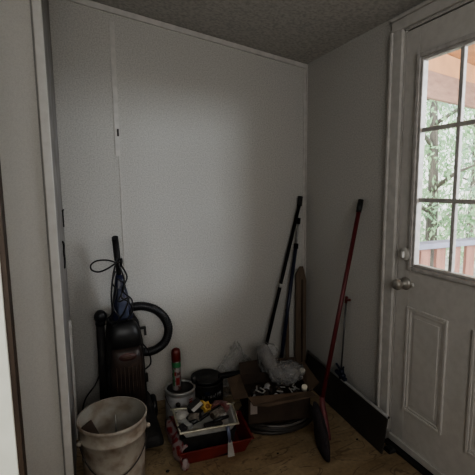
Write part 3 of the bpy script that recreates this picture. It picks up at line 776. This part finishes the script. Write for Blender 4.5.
# coiled tubing under the box
coil = MB()
pts = []
cxx, cyy = 1.005, 1.965
for i in range(0, 360 * 4, 12):
    a = math.radians(i); k = i / 1440
    rr_ = .232 - .05 * (k * 4 % 1 if False else k) + .006 * math.sin(a * 2.3)
    pts.append((cxx + rr_ * 1.0 * math.cos(a), cyy + rr_ * .84 * math.sin(a), .012 + .030 * k))
coil.tube(pts, .0105, n=8)
coil = coil.build('coiled_tubing', M['coil'])
tag(coil, 'dark grey tubing coiled flat on the floor underneath the cardboard box', 'tubing')
pts = [(cxx + .222 * math.cos(math.radians(a)), cyy + .222 * .86 * math.sin(math.radians(a)), .058) for a in range(232, 300, 5)]
o = MB().tube(pts, [.002] + [.0055] * (len(pts) - 2) + [.002], n=8).build('coil_highlight', M['coilp'])  # highlight on the coil modelled as a pale arc
tag(o, 'short pale curved highlight along the front of the dark coil', 'tubing')

# ================================================================ STICKS IN THE CORNER
o = thing('long_pole', (1.118, 2.20, .20), 'tallest black pole leaning into the back right corner', 'pole')
MB().tube([(1.030, 2.300, .006), (1.384, 2.362, 1.225)], .0115, n=12).build('pole_shaft', M['poleblk'], o)
MB().tube([(1.380, 2.360, 1.205), (1.392, 2.366, 1.268)], .0165, n=12).build('grip_cap', M['blackm'], o)
p0 = Vector((1.030, 2.300, .006)); p1 = Vector((1.384, 2.362, 1.225))
MB().tube([p0.lerp(p1, .54), p0.lerp(p1, .56)], .0122, n=12).build('pale_mark', M['white'], o)
o = thing('telescopic_pole', (1.19, 2.22, .0), 'navy pole with thin silver upper tube in the back right corner', 'pole')
MB().tube([(1.190, 2.296, .008), (1.350, 2.345, .945)], .0125, n=12).build('pole_shaft', M['navy'], o)
MB().tube([(1.346, 2.342, .918), (1.3505, 2.3455, .952)], .0155, n=12).build('collar', M['poleblk'], o)
MB().tube([(1.350, 2.345, .945), (1.376, 2.365, 1.095)], .0075, n=10).build('upper_tube', M['steel'], o)
MB().tube([(1.374, 2.3635, 1.082), (1.381, 2.367, 1.122)], .0125, n=12).build('grip_cap', M['poleblk'], o)
o = thing('wooden_board', (1.39, 2.33, 0), 'tan wooden board with a slanted top end standing in the corner', 'board')
MB().hexa([(1.345, 2.335, .002), (1.415, 2.305, .002), (1.420, 2.318, .002), (1.350, 2.348, .002)],
          [(1.352, 2.352, .735), (1.424, 2.330, .690), (1.430, 2.342, .690), (1.356, 2.364, .735)]).hexa(
    [(1.352, 2.352, .735), (1.424, 2.330, .690), (1.430, 2.342, .690), (1.356, 2.364, .735)], [(1.380, 2.348, .790), (1.404, 2.341, .790), (1.408, 2.350, .790), (1.384, 2.358, .790)]).build('board_face', M['tanwood'], o, bevel=.002)
MB().bar((1.388, 2.318, .01), (1.396, 2.338, .70), .010, .006, up=(0, -1, 0)).build('dark_groove', M['cardd'], o)
o = MB().bar((1.270, 2.31, .004), (1.293, 2.362, .497), .026, .010, up=(0, -1, 0)).build('wooden_stake', M['tanwood'], bevel=.002)
tag(o, 'short thin wooden stake left of the tan board in the corner', 'stake')

# ================================================================ RED BROOM
br = thing('red_broom', (1.08, 1.60, 0), 'broom with long red stick and dark bristles leaning on the right wall', 'broom')
top = Vector((1.428, 1.785, 1.262)); low = Vector((1.114, 1.657, .235))
MB().tube([low, low.lerp(top, .94)], .0115, n=12).build('stick', M['redstick'], br)
MB().tube([low.lerp(top, .935), low.lerp(top, .96), top], [.0135, .0155, .0145], n=12).build('grip', M['black'], br)
def loft(secs, n=16):
    """oval sections: (centre, half width vector, half thickness vector)"""
    mb = MB(); rings = []
    for c, a_, b_ in secs:
        c, a_, b_ = Vector(c), Vector(a_), Vector(b_)
        rings.append([mb.bm.verts.new(c + a_ * math.cos(2 * PI * j / n) + b_ * math.sin(2 * PI * j / n)) for j in range(n)])
    for A_, B_ in zip(rings, rings[1:]):
        for j in range(n):
            f = mb.bm.faces.new((A_[j], A_[(j + 1) % n], B_[(j + 1) % n], B_[j])); f.smooth = True
    mb.bm.faces.new(rings[0][::-1]); mb.bm.faces.new(rings[-1])
    return mb
# angled broom seen nearly along its width: a red cap down the right side, bristles flaring left of it
wide = Vector((.30, .95, 0)).normalized(); thin = Vector((.95, -.30, 0)).normalized()
loft([((1.114, 1.657, .255), wide * .014, thin * .013), ((1.110, 1.645, .215), wide * .020, thin * .016), ((1.110, 1.630, .150), wide * .045, thin * .020), ((1.112, 1.612, .085), wide * .070, thin * .018)]).build('broom_cap', M['ferrule'], br)
loft([((1.072, 1.645, .225), wide * .035, thin * .012), ((1.078, 1.635, .170), wide * .070, thin * .026), ((1.085, 1.620, .110), wide * .095, thin * .030), ((1.088, 1.612, .050), wide * .105, thin * .030), ((1.088, 1.605, .006), wide * .108, thin * .024)]).build('bristles', M['bristle'], br)

# ================================================================ BLACK SHEET + GREY ROD
# dark sheet leaning on the right wall, metal tube along the top
ps = thing('black_sheet', (1.37, 1.85, 0), 'long black sheet with metal tube along its top leaning on the right wall', 'sheet')
tA, tB = Vector((1.425, 2.30, .192)), Vector((1.372, 1.462, .192))
bA, bB = Vector((1.370, 2.28, .004)), Vector((1.336, 1.455, .004))
mb = MB(); nv = Vector((.006, 0, .0))
mb.hexa([bB, bA, bA + nv, bB + nv], [tB, tA, tA + nv, tB + nv])
mb.build('sheet_face', M['panel'], ps)
MB().tube([tB - Vector((.0, .006, 0)), tA], .0085, n=14).build('metal_tube', M['alu'], ps)
MB().tube([tB - Vector((.0, .0075, 0)), tB - Vector((.0, .0055, 0))], .0065, n=14).build('tube_opening', M['black'], ps)
o = thing('grey_rod', (1.39, 1.90, .2), 'thin grey rod with red tip and dark blue clamp against right wall', 'rod')
MB().tube([(1.405, 1.895, .215), (1.434, 1.900, .665)], .005, n=8).build('rod_shaft', M['rodg'], o)
MB().tube([(1.432, 1.900, .650), (1.436, 1.900, .690)], .008, n=10).bar((1.434, 1.90, .668), (1.434, 1.865, .678), .012, .012).build('red_tip', M['redcap'], o)
mb = MB()
mb.tube([(1.402, 1.885, .190), (1.404, 1.888, .250)], .016, n=12).sphere((1.395, 1.862, .220), .018, n=10).bar((1.395, 1.93, .225), (1.395, 1.835, .205), .022, .016).tube([(1.398, 1.90, .25), (1.395, 1.93, .27)], .007, n=8).tube([(1.400, 1.88, .25), (1.398, 1.86, .275)], .006, n=8)
mb.build('clamp', M['clampb'], o, bevel=.003)
# small dark block at the foot of the door and lumps on the floor
o = MB().hexa([(1.372, 1.44, .001), (1.420, 1.44, .001), (1.420, 1.49, .001), (1.372, 1.49, .001)], [(1.380, 1.445, .018), (1.415, 1.445, .018), (1.415, 1.485, .018), (1.380, 1.485, .018)]).build('rubber_wedge', M['black'], bevel=.003)
tag(o, 'small black rubber wedge on the floor by the end of the black sheet', 'wedge')
for (x, y, s, l) in ((.318, 1.745, .008, 'tiny dark crumb on the bare floor between bucket and red bin'),
                     (1.30, 1.60, .006, 'tiny dark crumb on the floor in front of the black sheet'),
                     (.86, 1.66, .005, 'tiny dark crumb on the floor in front of the coiled tubing')):
    o = MB().sphere((x, y, s * .6), s, n=8, sc_=(1.3, .9, .6)).jitter(s * .1).build('floor_crumb', M['blackm']); tag(o, l, 'crumb')

# ================================================================ OUTSIDE
struct('porch_deck', MB().box(XR + .1, 4.3, -1.5, 2.3, -.10, -.02), M['deck'])
struct('ground', MB().box(XR + .1, 30, -16, 22, -.75, -.70), M['ground'])
struct('porch_roof', MB().hexa([(XR + .1, -1.6, 2.42), (4.5, -1.6, 2.32), (4.5, 3.2, 2.32), (XR + .1, 3.2, 2.42)], [(XR + .1, -1.6, 2.46), (4.5, -1.6, 2.36), (4.5, 3.2, 2.36), (XR + .1, 3.2, 2.46)]), M['porchply'])
o = MB().hexa([(1.56, 2.17, 2.0), (4.3, 2.87, 2.0), (4.3, 2.91, 2.0), (1.56, 2.21, 2.0)], [(1.56, 2.17, 2.20), (4.3, 2.87, 2.20), (4.3, 2.91, 2.20), (1.56, 2.21, 2.20)]).build('porch_beam', M['porchwood'], bevel=.004)
tag(o, 'wide salmon coloured wooden beam across the top of the porch outside', 'beam')
o = MB().hexa([(1.56, 2.19, 2.203), (4.3, 2.89, 2.203), (4.3, 2.91, 2.203), (1.56, 2.21, 2.203)], [(1.56, 2.19, 2.41), (4.3, 2.89, 2.32), (4.3, 2.91, 2.32), (1.56, 2.21, 2.41)]).build('gable_board', M['porchply'])
tag(o, 'orange plywood strip above the salmon beam under the porch roof', 'board')
rl = thing('porch_railing', (2.9, 2.14, 0), 'reddish slatted porch railing with blue grey top rail outside the door window', 'railing')
MB().box(1.58, 4.28, 2.09, 2.20, .885, .925).build('top_rail', M['railtop'], rl, bevel=.004)
MB().box(1.58, 4.28, 2.125, 2.165, .08, .15).build('bottom_rail', M['redboard'], rl, bevel=.003)
for i in range(18):
    x = 1.64 + i * .15
    MB().box(x, x + .09, 2.13, 2.155, .10, .885).build('baluster', M['redboard'], rl, bevel=.002)

def tree(name, loc, h, crown, nleaf, lm, seed, label, spread=1.0, size=.09):
    rnd = random.Random(seed)
    r_ = thing(name, loc, label, 'tree')
    mb = MB()
    mb.tube(smooth_pts([(loc[0], loc[1], loc[2]), (loc[0] + .05, loc[1], loc[2] + h * .4), (loc[0] - .05, loc[1] + .05, loc[2] + h * .95)], 4), [.10, .09, .085, .08, .07, .06, .05, .04, .02], n=8)
    for i in range(9):
        z_ = loc[2] + h * (.3 + .07 * i); a = i * 2.4
        mb.tube([(loc[0], loc[1], z_), (loc[0] + crown * .45 * math.cos(a), loc[1] + crown * .45 * math.sin(a), z_ + .25), (loc[0] + crown * .8 * math.cos(a), loc[1] + crown * .8 * math.sin(a), z_ + .35)], [.035, .022, .008], n=6)
    mb.build('trunk', M['bark'], r_)
    mb = MB()
    clumps = [(rnd.gauss(0, crown * .45), rnd.gauss(0, crown * .45), h * rnd.uniform(.12, 1.0), rnd.uniform(.25, .55)) for _ in range(46)]
    for i in range(nleaf):
        cx_, cy_, cz_, cr_ = clumps[rnd.randrange(len(clumps))]
        p = Vector((loc[0] + cx_ + rnd.gauss(0, cr_ * .55), loc[1] + cy_ + rnd.gauss(0, cr_ * .55), loc[2] + cz_ + rnd.gauss(0, cr_ * .35)))
        E_ = Euler((rnd.uniform(0, 6), rnd.uniform(0, 6), rnd.uniform(0, 6))).to_matrix()
        s = size * rnd.uniform(.5, 1.1)
        vs = [mb.bm.verts.new(p + E_ @ Vector(q)) for q in ((-s, 0, 0), (0, -s * .4, 0), (s, 0, 0), (0, s * .4, 0))]
        mb.bm.faces.new(vs)
    mb.build('foliage', lm, r_)
tree('leafy_tree', (4.7, 4.35, -.7), 4.4, .85, 5200, M['leafa'], 1, 'pale green leafy tree nearest beyond the porch railing', size=.055)
tree('leafy_tree', (7.9, 5.4, -.7), 4.8, 1.0, 5200, M['leafb'], 2, 'blue green leafy tree behind the right column of panes', size=.075)
tree('leafy_tree', (6.6, 8.3, -.7), 5.5, 1.2, 5200, M['leafa'], 3, 'taller pale green tree further back behind the left column of panes', size=.08)
tree('bare_tree', (10.4, 8.2, -.7), 5.6, 1.3, 3000, M['leafc'], 4, 'pale twiggy tree in the background seen through the right panes', size=.075)
tree('bare_tree', (9.6, 12.0, -.7), 6.0, 1.4, 3000, M['leafc'], 5, 'pale twiggy tree farthest back seen through the left panes', size=.08)

# ================================================================ LIGHT
w = bpy.data.worlds.new('world'); sc.world = w; w.use_nodes = True
nt = w.node_tree
bg = nt.nodes['Background']
tc = nt.nodes.new('ShaderNodeTexCoord'); sx = nt.nodes.new('ShaderNodeSeparateXYZ'); cr = nt.nodes.new('ShaderNodeValToRGB')
nt.links.new(tc.outputs['Generated'], sx.inputs[0]); nt.links.new(sx.outputs['Z'], cr.inputs['Fac'])
cr.color_ramp.elements[0].position = 0.0; cr.color_ramp.elements[0].color = (.95, .96, .92, 1)
cr.color_ramp.elements[1].position = 0.6; cr.color_ramp.elements[1].color = (.70, .82, 1.0, 1)
nt.links.new(cr.outputs[0], bg.inputs['Color'])
bg.inputs['Strength'].default_value = 3.2

def light(name, kind, loc, energy, color=(1, 1, 1), size=None, target=None, **kw):
    l = bpy.data.lights.new(name, kind); l.energy = energy; l.color = color
    if kind == 'AREA':
        l.shape = 'RECTANGLE'; l.size, l.size_y = size
    for k, v in kw.items(): setattr(l, k, v)
    o = bpy.data.objects.new(name, l); COL.objects.link(o); o.location = loc
    if target is not None:
        o.rotation_euler = (Vector(target) - Vector(loc)).to_track_quat('-Z', 'Y').to_euler()
    return o
light('sun', 'SUN', (6, -4, 8), 4.5, (1, .96, .88), target=(8.0, 3.0, 0), angle=.05)
# added area lamps outside, out of view, boosting daylight through the door
light('porch_daylight_fill', 'AREA', (4.1, -2.55, 2.2), 330, (.84, .92, 1.0), (2.2, 1.1), target=(1.446, 1.1, 1.43))
light('sky_daylight_fill', 'AREA', (3.0, .4, 2.2), 70, (.86, .93, 1.0), (1.4, 1.4), target=(1.446, 1.1, 1.43))
# added fill light behind the camera, out of view
light('room_fill', 'AREA', (.1, -1.2, 1.7), 25, (1, .985, .96), (1.2, .9), target=(.5, 1.8, 1.7))
light('door_leaf_fill', 'SPOT', (-.55, -.5, 1.5), 24, (1, 1, .86), target=(-.42, .75, .95), spot_size=math.radians(42), spot_blend=.4, shadow_soft_size=.1)  # added spot that brightens the near white door leaf
light('door_portal', 'AREA', (LX1 + .05, 1.11, 1.43), 1, size=(.95, .62), target=(0, 1.11, 1.43))
bpy.data.lights['door_portal'].cycles.is_portal = True

# ================================================================ CAMERA
cam = bpy.data.cameras.new('camera'); co = bpy.data.objects.new('camera', cam); COL.objects.link(co)
cam.sensor_width = 36; cam.sensor_fit = 'HORIZONTAL'; cam.lens = 36 * 400 / 475; cam.clip_start = .02; cam.clip_end = 100
Rm = Matrix(((0.92986036, 0.05792964, -0.36332338), (-0.36775622, 0.11755469, -0.92246206), (-0.01072753, 0.99137533, 0.13061343)))
q = Rm.to_quaternion(); q.normalize()
co.rotation_mode = 'QUATERNION'; co.rotation_quaternion = q; co.location = (0, 0, 1.35)
sc.camera = co
sc.view_settings.view_transform = 'AgX'
sc.view_settings.look = 'AgX - Medium High Contrast'
sc.view_settings.exposure = -0.22
sc.cycles.use_denoising = True
sc.cycles.max_bounces = 10
sc.cycles.transparent_max_bounces = 16
